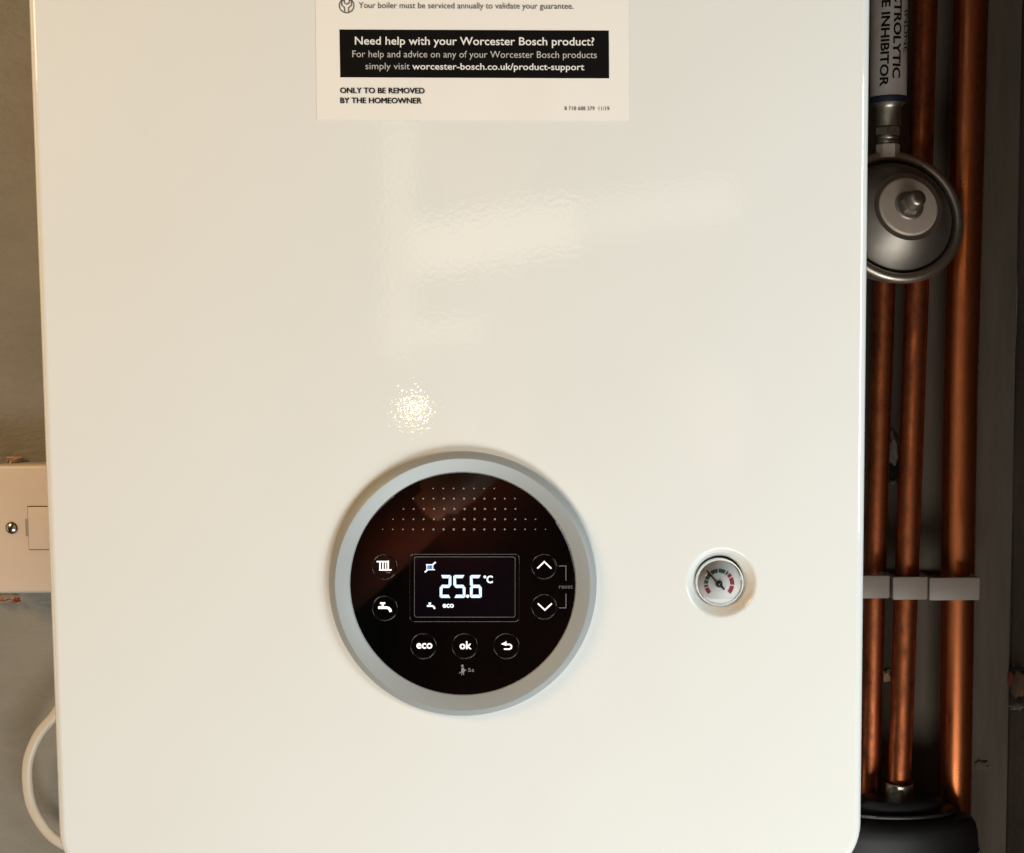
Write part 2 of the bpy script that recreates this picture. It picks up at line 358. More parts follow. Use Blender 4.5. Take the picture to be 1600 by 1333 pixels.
# control panel bezel: crest near the outside, then sloping in to the glass
def circle_fit(l, r_, t, b_, y):
    a, c = P(l, (t+b_)/2, y), P(r_, (t+b_)/2, y); d, e = P((l+r_)/2, t, y), P((l+r_)/2, b_, y)
    return Vector(((a.x+c.x)/2, y, (d.z+e.z)/2)), ((c.x-a.x)+(d.z-e.z))/4
BC, BR = circle_fit(517, 930, 702, 1121, -0.0035)
IC, IR = circle_fit(548.5, 897.5, 737, 1088, -0.0010)
bm = bmesh.new()
cr = BR - 0.0032
lathe(bm, [(BR-0.0008, -0.0002), (BR-0.0008, 0.0012), (BR, 0.0016), (BR, 0.0026), (BR-0.0003, 0.0031), (cr+0.0004, 0.0050), (cr, 0.0053), (cr-0.0005, 0.0052),
           (IR+0.0012, 0.0021), (IR+0.0004, 0.0018), (IR, 0.0013), (IR, -0.0002)], (IC.x*0.5+BC.x*0.5, 0, IC.z*0.5+BC.z*0.5), (0, -1, 0), 160)
bezel = obj('control_bezel', bm, M['silver'], boiler, smooth=24)
GY = -0.0012
bm = bmesh.new(); lathe(bm, [(0, 0.0002), (IR-0.0001, 0.0002), (IR-0.0001, 0.0011), (IR-0.0003, 0.0012), (0, 0.0012)], (IC.x, 0, IC.z), (0, -1, 0), 128)
panel = obj('control_panel', bm, M['glass_black'], boiler)

z3 = zc(570, 850, 4.706); z5 = zc(640, 860, 8.889); z7 = zc(620, 980, 7.273); z8 = zc(570, 730, 5.161)
# speaker-like field of printed dots: far below 10 px each
bm = bmesh.new()
def disc_px(bm, cx, cy, r, y, n=14, ry=None):
    poly_px(bm, [(cx + r*math.cos(2*math.pi*k/n), cy + (ry or r)*math.sin(2*math.pi*k/n)) for k in range(n)], y)
for Y, X0, N in ((172, 551, 7), (254, 390, 11), (337, 312, 12), (420, 228, 15), (502, 143, 17)):
    for k in range(N):
        X = X0 + k*82.1; cx, cy = z8(X, Y)
        e = abs(X-800)/700; r_ = 1.75*(1-0.62*e**1.6) * (0.72 if Y == 172 else 0.9 if Y == 254 else 1)
        disc_px(bm, cx, cy, r_, GY-0.00015, 10)
dots = obj('printed_dots', bm, M['dots'], panel); dots['kind'] = 'stuff'

# buttons
def button(cx, cy, rpx):
    c = P(cx, cy, GY); r_ = (P(cx+rpx, cy, GY).x - P(cx-rpx, cy, GY).x)/2
    bm = bmesh.new(); lathe(bm, [(r_, -0.0001), (r_, 0.00020), (r_-0.0002, 0.00038), (r_-0.00035, 0.0004), (0, 0.0004)], (c.x, GY, c.z), (0, -1, 0), 48)
    bt = obj('button', bm, M['button'], boiler)
    bm = bmesh.new(); lathe(bm, [(r_+0.0001, 0.0000), (r_+0.00016, 0.00018), (r_+0.0003, 0.00024), (r_+0.00044, 0.00018), (r_+0.0005, 0.0000)], (c.x, GY, c.z), (0, -1, 0), 48)
    obj('button_rim', bm, M['groove'], bt, smooth=60)
    return bt
BY = GY - 0.00052
b_rad = button(*z3(145, 168), 18.5); b_tap = button(*z3(147, 473), 18.5)
b_up = button(*z3(1318, 166), 18.5); b_dn = button(*z3(1318, 462), 18.5)
b_eco = button(*z7(302, 215), 19); b_ok = button(*z7(772, 215), 19); b_back = button(*z7(1245, 215), 19)
def icon(name, strokes, y, m, parent, zz, k):
    """each stroke: (points, width) in the zoomed picture's pixels; a third entry 'fill' makes a solid shape"""
    bm = bmesh.new()
    for i, s in enumerate(strokes):
        pts = [zz(*p) for p in s[0]]; yy = y - i*0.000012
        if len(s) > 2: poly_px(bm, pts, yy)
        else: ribbon_px(bm, pts, s[1]/k, yy)
    return obj(name, bm, m, parent)
icon('radiator_symbol', [([(90, 130), (170, 130)], 10), ([(112, 136), (112, 186)], 10), ([(133, 136), (133, 186)], 9), ([(153, 136), (153, 186)], 9), ([(172, 126), (172, 186)], 10), ([(108, 191), (194, 191)], 10)], BY, M['legend'], b_rad, z3, 4.706)
icon('lower_mark', [(arc(172, 203, 16, 200, 340, 6, 9), 4)], BY, M['legend_grey'], b_rad, z3, 4.706)
icon('tap_symbol', [([(116, 436), (146, 436)], 13), ([(131, 443), (131, 456)], 14), ([(104, 468), (160, 468), (176, 473), (186, 484), (189, 494)], 19)], BY, M['legend'], b_tap, z3, 4.706)
icon('up_arrow', [([(1271, 178), (1320, 131), (1369, 178)], 10)], BY, M['legend'], b_up, z3, 4.706)
icon('down_arrow', [([(1275, 440), (1324, 486), (1373, 440)], 10)], BY, M['legend'], b_dn, z3, 4.706)
text('eco_lettering', 'eco', *[z7(x, 0)[0] for x in (223, 404)], z7(0, 242)[1], 60/7.273, BY, M['legend'], b_eco, bold=0.02, ref='x')
text('ok_lettering', 'ok', *[z7(x, 0)[0] for x in (714, 850)], z7(0, 248)[1], 88/7.273, BY, M['legend'], b_ok, bold=0.02, ref='k')
icon('return_arrow', [([(1238, 196), (1275, 196)] + [(1275 + 29*math.sin(t/10*math.pi), 223 - 27*math.cos(t/10*math.pi)) for t in range(1, 10)] + [(1275, 250), (1222, 250)], 16), ([(1184, 193), (1246, 160), (1246, 212)], 0, 'fill')], BY, M['legend'], b_back, z7, 7.273)
text('reset_lettering', 'reset', z3(1428, 0)[0], z3(1530, 0)[0], z3(0, 328)[1], 21/4.706, GY-0.0002, M['legend_dim'], panel, bold=0.01, ref='x')
icon('reset_bracket', [([(1428, 162), (1479, 162), (1479, 268)], 4), ([(1428, 470), (1479, 470), (1479, 367)], 4)], GY-0.0002, M['legend_grey'], panel, z3, 4.706)
text('seconds_lettering', '5s', z7(808, 0)[0], z7(878, 0)[0], z7(0, 507)[1], 40/7.273, GY-0.0002, M['legend_grey'], panel, ref='5')
icon('sweep_symbol', [(arc(745, 440, 15, 0, 350, 10), 0, 'fill'), ([(735, 462), (760, 458), (768, 480), (792, 486), (770, 500), (762, 520), (738, 524), (733, 490)], 0, 'fill'), ([(738, 505), (712, 524)], 9), ([(740, 526), (738, 544)], 9), ([(756, 522), (760, 541)], 9)], GY-0.0002, M['legend_grey'], panel, z7, 7.273)

# display
def rr_px(x0, y0, x1, y1, r, zz, n=6):
    out = []
    for cx, cy, a in ((x1-r, y0+r, 0), (x0+r, y0+r, 90), (x0+r, y1-r, 180), (x1-r, y1-r, 270)):
        for k in range(n+1):
            t = R(a+90*k/n); out.append(zz(cx + r*math.cos(t), cy - r*math.sin(t)))
    return out
bm = bmesh.new(); poly_px(bm, rr_px(66, 90, 1464, 926, 28, z5), GY-0.00045, 0.0004)
disp = obj('display_screen', bm, M['screen'], boiler)
def framebead(name, x0, y0, x1, y1, r, w, y, m, parent):
    pts = [P(px, py, y) for px, py in rr_px(x0, y0, x1, y1, r, z5)]; bm = bmesh.new(); n = len(pts); seg = 8; rings = []
    for i in range(n):
        t = (pts[(i+1) % n]-pts[i-1]).normalized(); a = t.cross(Vector((0, 1, 0))).normalized()
        rings.append([bm.verts.new(pts[i] + a*math.cos(2*math.pi*k/seg)*w + Vector((0, 1, 0))*math.sin(2*math.pi*k/seg)*w*0.7) for k in range(seg)])
    for i in range(n):
        A, B = rings[i], rings[(i+1) % n]
        for k in range(seg): bm.faces.new((A[k], A[(k+1) % seg], B[(k+1) % seg], B[k]))
    return obj(name, bm, m, parent, smooth=180)
framebead('screen_frame', 66, 90, 1464, 926, 28, 0.00022, GY-0.0004, M['frame'], disp)
framebead('outer_frame', 2, 52, 1520, 988, 60, 0.00022, GY-0.0001, M['groove'], disp)
DY = GY - 0.00075
SEGS = {'a': lambda x0, x1, y0, ym, y1, w: [(x0+14, y0), (x1-14, y0), (x1-w+4, y0+w), (x0+w-6, y0+w)],
        'd': lambda x0, x1, y0, ym, y1, w: [(x0+14, y1), (x1-14, y1), (x1-w+4, y1-w), (x0+w-6, y1-w)],
        'g': lambda x0, x1, y0, ym, y1, w: [(x0+12, ym), (x0+34, ym-w/2), (x1-34, ym-w/2), (x1-12, ym), (x1-34, ym+w/2), (x0+34, ym+w/2)],
        'f': lambda x0, x1, y0, ym, y1, w: [(x0, y0+16), (x0+10, y0+5), (x0+w-8, y0+w+4), (x0+w-4, ym-w/2-2), (x0+12, ym-6), (x0, ym-16)],
        'b': lambda x0, x1, y0, ym, y1, w: [(x1, y0+16), (x1-10, y0+5), (x1-w+8, y0+w+4), (x1-w+4, ym-w/2-2), (x1-12, ym-6), (x1, ym-16)],
        'e': lambda x0, x1, y0, ym, y1, w: [(x0, y1-16), (x0+10, y1-5), (x0+w-8, y1-w-4), (x0+w-4, ym+w/2+2), (x0+12, ym+6), (x0, ym+16)],
        'c': lambda x0, x1, y0, ym, y1, w: [(x1, y1-16), (x1-10, y1-5), (x1-w+8, y1-w-4), (x1-w+4, ym+w/2+2), (x1-12, ym+6), (x1, ym+16)]}
for (x0, x1, on) in ((418, 580, 'abged'), (608, 776, 'afgcd'), (838, 1002, 'afgcde')):
    bm = bmesh.new()
    for s in on:
        cut = SEGS[s](x0, x1, 343, 500, 660, 44)
        if s == 'a' and 'f' not in on: cut[0] = (x0+20, 343)
        poly_px(bm, [z5(*p) for p in cut], DY)
    obj('digit', bm, M['lcd'], disp)
bm = bmesh.new(); disc_px(bm, *z5(806, 637), 2.5, DY); obj('decimal_point', bm, M['lcd_white'], disp)
bm = bmesh.new(); ribbon_px(bm, [z5(*p) for p in arc(1045, 369, 13, 0, 330, 11)], 1.5, DY, closed=True); obj('degree_sign', bm, M['lcd_white'], disp)
text('letter_c', 'C', z5(1068, 0)[0], z5(1156, 0)[0], z5(0, 452)[1], 100/8.889, DY, M['lcd_white'], disp, bold=0.03)
icon('radiator_outline', [([(232, 200), (330, 200)], 14), ([(240, 206), (240, 262)], 12), ([(322, 206), (322, 262)], 12), ([(246, 268), (346, 268)], 14), ([(216, 300), (246, 272)], 20), ([(324, 196), (358, 168)], 20)], DY, M['lcd_white'], disp, z5, 8.889)
icon('radiator_fins', [([(262, 210), (262, 260)], 11), ([(281, 210), (281, 260)], 11), ([(301, 210), (301, 260)], 11)], DY, M['lcd_blue'], disp, z5, 8.889)
icon('tap_outline', [([(268, 735), (292, 735)], 20), ([(280, 742), (280, 762)], 20), ([(248, 772), (315, 772), (336, 784), (347, 806)], 24)], DY, M['lcd_white'], disp, z5, 8.889)
text('small_eco_lettering', 'eco', z5(458, 0)[0], z5(615, 0)[0], z5(0, 794)[1], 50/8.889, DY, M['lcd_white'], disp, bold=0.03, ref='x')

# pressure gauge
gc, gr = circle_fit(1124.9-36.8, 1124.9+36.8, 910.4-37, 910.4+37, 0.0050)
bm = bmesh.new(); lathe(bm, [(0, 0), (gr, 0), (gr, 0.0142), (gr-0.0003, 0.0146), (gr-0.0006, 0.0146), (gr-0.0007, 0.0138), (0, 0.0138)], (gc.x, 0.0196, gc.z), (0, -1, 0), 64)
gauge = obj('pressure_gauge', bm, M['dial'], boiler, smooth=40)
bm = bmesh.new(); lathe(bm, [(gr+0.00005, 0.0), (gr+0.0002, 0), (gr+0.0002, 0.0104), (gr+0.0001, 0.0106), (gr+0.00005, 0.0104)], (gc.x, 0.0196, gc.z), (0, -1, 0), 64)
obj('gauge_seal', bm, M['gap'], gauge, smooth=50)
z4 = zc(1050, 840, 9.52); DCY = 0.0196 - 0.0138 - 0.0002
def sector(a0, a1, m, r0=165, r1=225):
    out = arc(702, 688, r1, a0, a1, 5) + arc(702, 688, r0, a1, a0, 5)
    bm = bmesh.new(); poly_px(bm, [z4(*p) for p in out], DCY); obj('dial_mark', bm, m, gauge)
for a0, a1, m_ in ((199, 224, 'red'), (186, 193, 'maroon'), (165, 179, 'green'), (132, 161, 'green'), (97, 126, 'green'), (63, 92, 'green'), (50, 58, 'green'), (31, 45, 'red'), (-4, 26, 'red'), (-42, -9, 'red')):
    sector(a0, a1, M[m_])
bm = bmesh.new(); poly_px(bm, [z4(*p) for p in ((507, 497), (527, 485), (684, 668), (700, 655), (792, 768), (772, 784), (690, 710))], DCY-0.0007, 0.0003); obj('needle', bm, M['needle'], gauge)
hc = P(*z4(702, 692), DCY-0.0010); bm = bmesh.new(); lathe(bm, [(0.00175, -0.0006), (0.00175, 0.0), (0.0014, 0.0004), (0.0006, 0.0005), (0.0005, 0.0002), (0, 0.0002)], hc, (0, -1, 0), 24); obj('needle_hub', bm, M['needle'], gauge, smooth=40)
bm = bmesh.new(); lathe(bm, [(0.00045, 0.00021), (0.0004, 0.0007), (0, 0.0008)], hc, (0, -1, 0), 12); obj('needle_pin', bm, M['chrome'], gauge, smooth=60)
bm = bmesh.new(); lathe(bm, [(gr-0.0006, 0.0007), (gr*0.6, 0.0019), (gr*0.3, 0.0022), (0, 0.0023)], (gc.x, 0.0196-0.0140, gc.z), (0, -1, 0), 48); obj('gauge_glass', bm, M['clear'], gauge, smooth=180)

# paper notice
z1 = zc(480, 0, 3.0769); SY = -0.00025
tl = (491.0, -250.0)
bm = bmesh.new(); poly_px(bm, [tl, (981.5, -250.0), (983.2, 189.0), (494.8, 187.3)], SY, 0.0002)
notice = obj('paper_notice', bm, M['sticker'], boiler)
bm = bmesh.new(); poly_px(bm, [z1(*p) for p in ((155, 142), (1450, 147), (1452, 377), (159, 372))], SY-0.00012); bar = obj('black_bar', bm, M['ink'], notice)
TY = SY - 0.00025
def nt(name, s, X0, X1, base, cap, m, bold=0.0, slope=0.004, ref='H'):
    text(name, s, z1(X0, 0)[0], z1(X1, 0)[0], z1(0, base)[1], cap/3.0769, TY, m, notice, bold, slope, ref)
nt('printed_line', 'Your boiler must be serviced annually to validate your guarantee.', 248, 1280, 39, 28, M['ink_soft'], 0.0)
nt('printed_heading', 'Need help with your Worcester Bosch product?', 229, 1380, 214, 38, M['print_white'], 0.012)
nt('printed_line', 'For help and advice on any of your Worcester Bosch products', 217, 1392, 275, 32, M['print_light'], -0.002)
nt('printed_line', 'simply visit', 280, 493, 333, 31, M['print_light'], -0.002)
nt('printed_web_address', 'worcester-bosch.co.uk/product-support', 505, 1332, 334, 31, M['print_white'], 0.012, ref='b')
bold_text('printed_line', 'ONLY TO BE REMOVED', z1(158, 0)[0], z1(565, 0)[0], z1(0, 448)[1], 26/3.0769, TY, M['ink'], notice, 0.42, 0.004)
bold_text('printed_line', 'BY THE HOMEOWNER', z1(159, 0)[0], z1(551, 0)[0], z1(0, 496)[1], 26/3.0769, TY, M['ink'], notice, 0.42, 0.004)
nt('printed_part_number', '8 718 688 379  11/19', 1238, 1453, 530, 18, M['ink_soft'], 0.0)
icon('spanner_symbol', [(arc(190, 27, 35, 0, 359, 28), 4.5), ([(180, 60), (180, 38), (166, 24), (166, 6), (178, -2), (180, 14), (190, 22), (202, 14), (204, -2), (214, 8), (213, 26), (199, 38), (199, 60)], 4.5)], TY, M['ink_soft'], notice, z1, 3.0769)

# ------------------------------------------------------------------ copper pipes
def pipe_path(pts, y):
    return [P(px, py, yy) for (px, py), yy in zip(pts, y if isinstance(y, (list, tuple)) else [y]*len(pts))]
def subdiv(pts, n=24):
    out = []
    for a, b_ in zip(pts, pts[1:]):
        for k in range(n): out.append(a.lerp(b_, k/n))
    out.append(pts[-1]); return out
PY = 0.262
def rad(px_w, py, y): return (P(1400+px_w, py, y).x - P(1400, py, y).x)/2
bm = bmesh.new(); tube(bm, subdiv(pipe_path([(1521, -160), (1500, 620), (1489, 1380)], PY)), rad(53, 600, PY), 28)
p3 = tag(obj('copper_pipe', bm, M['copper'], smooth=60), 'widest bright copper pipe, nearest the bare side wall', 'pipe', 'copper pipes beside the boiler')
bm = bmesh.new(); tube(bm, subdiv(pipe_path([(1451, -160), (1432, 480), (1404, 1250)], [0.258, 0.256, 0.250])), rad(36, 600, 0.258), 24)
p2 = tag(obj('copper_pipe', bm, M['copper_old'], smooth=60), 'narrow blotchy copper pipe in the middle, ending at the nickel collar', 'pipe', 'copper pipes beside the boiler')
bm = bmesh.new(); tube(bm, subdiv(pipe_path([(1384, 400), (1370, 800), (1357, 1330)], 0.262)), rad(33, 600, 0.262), 24)
p1 = tag(obj('copper_pipe', bm, M['copper_old'], smooth=60), 'dark narrow copper pipe partly hidden by the white boiler edge', 'pipe', 'copper pipes beside the boiler')

# pipe clips: a flat-fronted saddle round each pipe with two arms back to the wall
def clip(l, r_, t, b_, label):
    y0 = 0.236
    a, c = P(l, b_, y0), P(r_, t, y0)
    root = thing('pipe_clip', ((a.x+c.x)/2, WALL, (a.z+c.z)/2), label, 'pipe clip', 'white pipe clips in a row')
    w = c.x-a.x; th = 0.0028
    bm = bmesh.new(); box(bm, a.x, c.x, y0, y0+th, a.z, c.z, 0.0012); obj('saddle', bm, M['clip'], root, smooth=40)
    for s in (0, 1):
        x = a.x+0.0003 if s == 0 else c.x-0.0023
        bm = bmesh.new(); box(bm, x, x+0.002, y0+th+0.0001, WB-0.0071, a.z+0.0006, c.z-0.0006, 0.0004); obj('arm', bm, M['clip'], root)
    bm = bmesh.new(); box(bm, a.x+0.0023, c.x-0.0023, WB-0.007, WB+0.001, a.z+0.0012, c.z-0.0075, 0.001); obj('base', bm, M['clip'], root)
clip(1330, 1391, 899, 936, 'white clip round the dark pipe, partly behind the boiler')
clip(1395, 1450.5, 901, 938, 'white clip in the middle of the row, round the blotchy pipe')
clip(1452, 1532, 902, 939, 'widest white clip, round the thick bright copper pipe')

# ------------------------------------------------------------------ scale inhibitor
IY = 0.215
ic_t, ic_b = P(1391, -200, IY), P(1388, 152, IY)
ir = rad(56, 80, IY)
inh = thing('scale_inhibitor', P(1388, 230, IY), 'grey-white labelled inline scale inhibitor with metal fitting, above the round vessel', 'scale inhibitor')
ax = (ic_t-ic_b).normalized()
bm = bmesh.new(); lathe(bm, [(0, 0.0001), (ir, 0.0001), (ir, (ic_t-ic_b).length), (0, (ic_t-ic_b).length)], ic_b, ax, 48); body = obj('label_sleeve', bm, M['tube_label'], inh, smooth=40)
bm = bmesh.new(); lathe(bm, [(0, -0.004), (ir*1.0, -0.004), (ir*1.015, -0.0035), (ir*1.015, -0.0002), (ir, 0), (0, 0)], ic_b, ax, 48); obj('navy_band', bm, M['navy'], inh, smooth=40)
bm = bmesh.new(); h = lambda py: (P(1388, py, IY)-ic_b).dot(ax)
q = rad(1, 180, IY)*2
lathe(bm, [(0, h(158)), (ir*0.97, h(158.5)), (ir*0.97, h(161)), (q*22, h(166)), (q*19.5, h(170)), (q*19.5, h(198)), (0, h(198))], ic_b, ax, 40); obj('end_fitting', bm, M['brass'], inh, smooth=35)
bm = bmesh.new(); lathe(bm, [(0, h(199)), (q*19, h(199)), (q*20, h(200.5)), (q*20, h(211)), (q*19, h(212)), (0, h(212))], ic_b, ax, 6, a0=0.45); obj('hex_nut', bm, M['brass'], inh)
bm = bmesh.new(); lathe(bm, [(0, h(212.3)), (q*16, h(212.5)), (q*17, h(215)), (q*16, h(217.5)), (q*15, h(218)), (q*16.5, h(221)), (q*16, h(224)), (0, h(224))], ic_b, ax, 40); obj('ring', bm, M['brass'], inh, smooth=50)
bm = bmesh.new(); lathe(bm, [(0, h(225)), (q*17, h(225.2)), (q*18, h(227)), (q*18, h(247)), (0, h(247))], ic_b, ax, 6, a0=0.1); obj('hex_nut', bm, M['steel_flat'], inh)
# lettering bent round the sleeve
def wrap(px, py):
    p = P(px, py, IY - ir)          # where it would lie on a flat sheet touching the sleeve's front
    c = ic_b + ax*((p-ic_b).dot(ax))
    dx = p.x - c.x; a = max(-1.35, min(1.35, dx/ir)); rr = ir + 0.00015
    return Vector((c.x + rr*math.sin(a), c.y - rr*math.cos(a), p.z))
def vtext(s, cx, y0, y1, cap, bold=0.02, italic=0.0, m=None):
    # reads downwards, tops of the letters to the right
    me = font_mesh(s, bold); 
    bm = bmesh.new(); bm.from_mesh(me); bmesh.ops.triangulate(bm, faces=bm.faces)
    bmesh.ops.subdivide_edges(bm, edges=[e for e in bm.edges if e.calc_length() > 0.15], cuts=2); bm.to_mesh(me); bm.free()
    xs = [v.co.x for v in me.vertices]; a, b_ = min(xs), max(xs); k = (y1-y0)/(b_-a); kx = cap/capx('H', bold)
    for v in me.vertices:
        py = y0 + (v.co.x-a)*k + italic*v.co.y*kx; px = cx - cap/2 + v.co.y*kx - 0.028*(py-60)
        v.co = wrap(px, py)
    me.name = 'sleeve_lettering'; link('sleeve_lettering', me, m or M['ink'], body)
vtext('SCALE INHIBITOR', 1383.5, -57, 135, 13, 0.028)
vtext('ELECTROLYTIC', 1402.5, -51, 122, 12.5, 0.028)
vtext('INLINE', 1421, 16, 82, 12, 0.0, -0.35)

# ------------------------------------------------------------------ round vessel
VY = 0.205
vc = P(1401, 339, VY); vr = rad(217, 338, VY)
va = Vector((0.14, -1, 0.30)).normalized()
ves = thing('expansion_vessel', vc + Vector((0, 0.05, 0)), 'round steel vessel with a pale centre plate and valve stub, in front of the pipes', 'expansion vessel')
bm = bmesh.new(); t = 0.0033
rimp = [(vr-0.0065, -0.002)] + [(vr-t+t*math.cos(R(a)), t*math.sin(R(a))*1.15) for a in range(170, -100, -18)] + [(vr-0.002, -0.006), (vr-0.004, -0.012), (vr*0.8, -0.024), (vr*0.5, -0.032), (0, -0.035)]
lathe(bm, rimp, vc, va, 96); obj('rolled_rim', bm, M['steel'], ves, smooth=60)
bm = bmesh.new()
lathe(bm, [(vr-0.0062, -0.0035), (vr-0.0075, -0.004), (vr*0.82, 0.001), (vr*0.81, 0.002), (vr*0.64, 0.0125), (vr*0.50, 0.0178), (0, 0.0180)], vc, va, 96); obj('dished_face', bm, M['steel_dark'], ves, smooth=25)
pr = rad(93, 318, VY)
bm = bmesh.new(); lathe(bm, [(pr+0.0002, 0.0162), (pr, 0.0186), (pr-0.0006, 0.0193), (pr-0.0014, 0.0195), (pr*0.36, 0.0195), (0, 0.0195)], vc, va, 72); obj('centre_plate', bm, M['steel_flat'], ves, smooth=50)
for nm, prf, sg, m_ in (('valve_base', [(0, 0.0196), (0.0090, 0.0196), (0.0092, 0.0200), (0.0086, 0.0208), (0.0078, 0.0210), (0, 0.0210)], 32, 'steel_dark'),
                        ('valve_nut', [(0, 0.0211), (0.0067, 0.0211), (0.0070, 0.0216), (0.0070, 0.0238), (0.0062, 0.0247), (0, 0.0247)], 6, 'brass'),
                        ('valve_stem', [(0.0060, 0.0248), (0.0062, 0.0254), (0.0062, 0.0262), (0.0056, 0.0265), (0, 0.0266)], 24, 'steel_dark'),
                        ('valve_cap', [(0, 0.0267), (0.0051, 0.0267), (0.0054, 0.0272), (0.0054, 0.0315), (0.0050, 0.0329), (0.0038, 0.0341), (0.0020, 0.0347), (0, 0.0348)], 32, 'brass')):
    bm = bmesh.new(); lathe(bm, prf, vc, va, sg); obj(nm, bm, M[m_], ves, smooth=40)

# ------------------------------------------------------------------ black filter at the bottom
FY = 0.238
fc = P(1400, 1285, FY)
ft = thing('black_filter', P(1400, 1400, FY), 'black plastic filter housing with a flanged lid under the nickel collar', 'filter')
fr_ = P(1528, 1300, FY).x - fc.x
bm = bmesh.new(); zl = lambda py: P(1400, py, FY).z - fc.z
SQ = 0.42       # the housing is an oval, shallower than it is wide
def squash(bm):
    for v in bm.verts: v.co.y = fc.y + (v.co.y - fc.y)*SQ
def part(name, prof, m, seg=96, smooth=40):
    bm = bmesh.new(); lathe(bm, prof, fc, (0, 0, 1), seg); squash(bm); return obj(name, bm, m, ft, smooth=smooth)
bm.free()
part('housing', [(0, zl(1268)), (fr_*0.70, zl(1268)), (fr_*0.86, zl(1273)), (fr_*0.93, zl(1278)), (fr_*0.965, zl(1285)), (fr_*0.99, zl(1298)), (fr_*1.02, zl(1350)), (fr_*1.04, zl(1460)), (0, zl(1460))], M['black_plastic'], smooth=60)
for k in range(36):
    a = 2*math.pi*k/36
    if math.sin(a) > 0.3: continue
    x, y = fc.x + fr_*1.012*math.cos(a), fc.y + SQ*fr_*1.012*math.sin(a)
    bm = bmesh.new(); tube(bm, [(x, y, fc.z+zl(1326)), (x, y, fc.z+zl(1450))], 0.0009, 8); obj('rib', bm, M['black_plastic'], ft, smooth=60)
part('flange', [(0, zl(1267.5)), (fr_*0.72, zl(1267.5)), (fr_*0.735, zl(1266.5)), (fr_*0.735, zl(1262.5)), (fr_*0.72, zl(1261.5)), (0, zl(1261.5))], M['black_plastic'])
part('lid', [(0, zl(1261)), (fr_*0.56, zl(1261)), (fr_*0.55, zl(1250)), (fr_*0.49, zl(1245.5)), (fr_*0.2, zl(1244.5)), (0, zl(1244.5))], M['black_plastic'])
cc = P(1405, 1237, 0.247)
cr_ = rad(44, 1240, 0.247)
bm = bmesh.new(); lathe(bm, [(cr_*0.8, -0.003), (cr_, -0.002), (cr_, 0.0062), (cr_*0.94, 0.0068), (cr_*0.82, 0.0068), (cr_*0.80, -0.002)], cc, (0, 0, 1), 48)
obj('nickel_collar', bm, M['chrome'], ft, smooth=40)

# ------------------------------------------------------------------ fused spur
SP = 0.252
a, c = P(-14, 927, SP), P(-14, 727, SP); px0 = a.x; pz0, pz1 = a.z, c.z; pw = 0.086*((pz1-pz0)/0.086)
spur = thing('fused_spur', (px0+pw/2, WALL, (pz0+pz1)/2), 'cream fused spur switch plate on the wall, half hidden behind the boiler', 'switch plate')
bm = bmesh.new(); box(bm, px0, px0+pw, SP, SP+0.008, pz0, pz1, 0.0022, 3); plate = obj('face_plate', bm, M['spur'], spur, smooth=40)
bm = bmesh.new(); box(bm, px0+0.001, px0+pw-0.001, SP+0.0082, WALL-0.003, pz0-0.002, pz1-0.0015, 0.0015); obj('back_box', bm, M['spur_box'], spur, smooth=40)
s = P(17.9, 825, SP-0.0006)
bm = bmesh.new(); lathe(bm, [(0.0039, -0.001), (0.0039, 0.0002), (0.0036, 0.0004), (0.0032, 0.0001)], s, (0, -1, 0), 32); obj('screw_recess', bm, M['gap'], plate, smooth=50)
bm = bmesh.new(); lathe(bm, [(0.0032, -0.0006), (0.0032, 0.0004), (0.0022, 0.0011), (0, 0.0014)], s, (0, -1, 0), 32); scr = obj('screw', bm, M['screw'], plate, smooth=50)
bm = bmesh.new(); d = Vector((0.42, 0, 0.9)).normalized(); e = Vector((0.9, 0, -0.42))*0.0005
vs = [bm.verts.new(s + d*u*0.0030 + e*w + Vector((0, -0.00155, 0))) for u, w in ((-1, -1), (1, -1), (1, 1), (-1, 1))]; bm.faces.new(vs); 
ws = [bm.verts.new(v.co + Vector((0, 0.0008, 0))) for v in vs]
for i in range(4): bm.faces.new((vs[i], vs[(i+1) % 4], ws[(i+1) % 4], ws[i]))
obj('screw_slot', bm, M['hole'], plate)
z9 = zc(0, 680, 4.758)
bm = bmesh.new(); p, q2 = P(45.6, 859.0, SP), P(100, 790.6, SP)
box(bm, p.x, q2.x+0.012, SP-0.0004, SP+0.001, p.z, q2.z); obj('carrier_gap', bm, M['gap'], plate)
bm = bmesh.new(); box(bm, p.x+0.00045, q2.x+0.0115, SP-0.0016, SP+0.0005, p.z+0.00045, q2.z-0.00045, 0.0004); obj('fuse_carrier', bm, M['spur'], plate, smooth=40)
bm = bmesh.new(); p, q2 = P(40.3, 838, SP), P(45.2, 810.5, SP); box(bm, p.x, q2.x, SP-0.0003, SP+0.001, p.z, q2.z, 0.0001); obj('carrier_notch', bm, mat('notch_shade', (0.36, 0.30, 0.24), 0.5), plate)

# ------------------------------------------------------------------ white cable
ctl = [(150, 1050), (108, 1087), (84, 1119), (60, 1148), (45, 1184), (42.5, 1219), (48, 1255), (62, 1284), (82, 1308), (110, 1325), (150, 1345)]
def catmull(pts, n=10):
    out = []; p_ = [pts[0]] + pts + [pts[-1]]
    for i in range(1, len(p_)-2):
        a, b_, c, d = [Vector(v) for v in p_[i-1:i+3]]
        for k in range(n):
            t = k/n; out.append(0.5*((2*b_) + (-a+c)*t + (2*a-5*b_+4*c-d)*t*t + (-a+3*b_-3*c+d)*t**3))
    out.append(Vector(pts[-1])); return out
bm = bmesh.new(); tube(bm, [P(p.x, p.y, 0.268) for p in catmull(ctl)], rad(16, 1200, 0.268), 20, 0.75)
tag(obj('power_cable', bm, M['cable'], smooth=180), 'white cable looping out from behind the boiler, below the switch plate', 'cable')

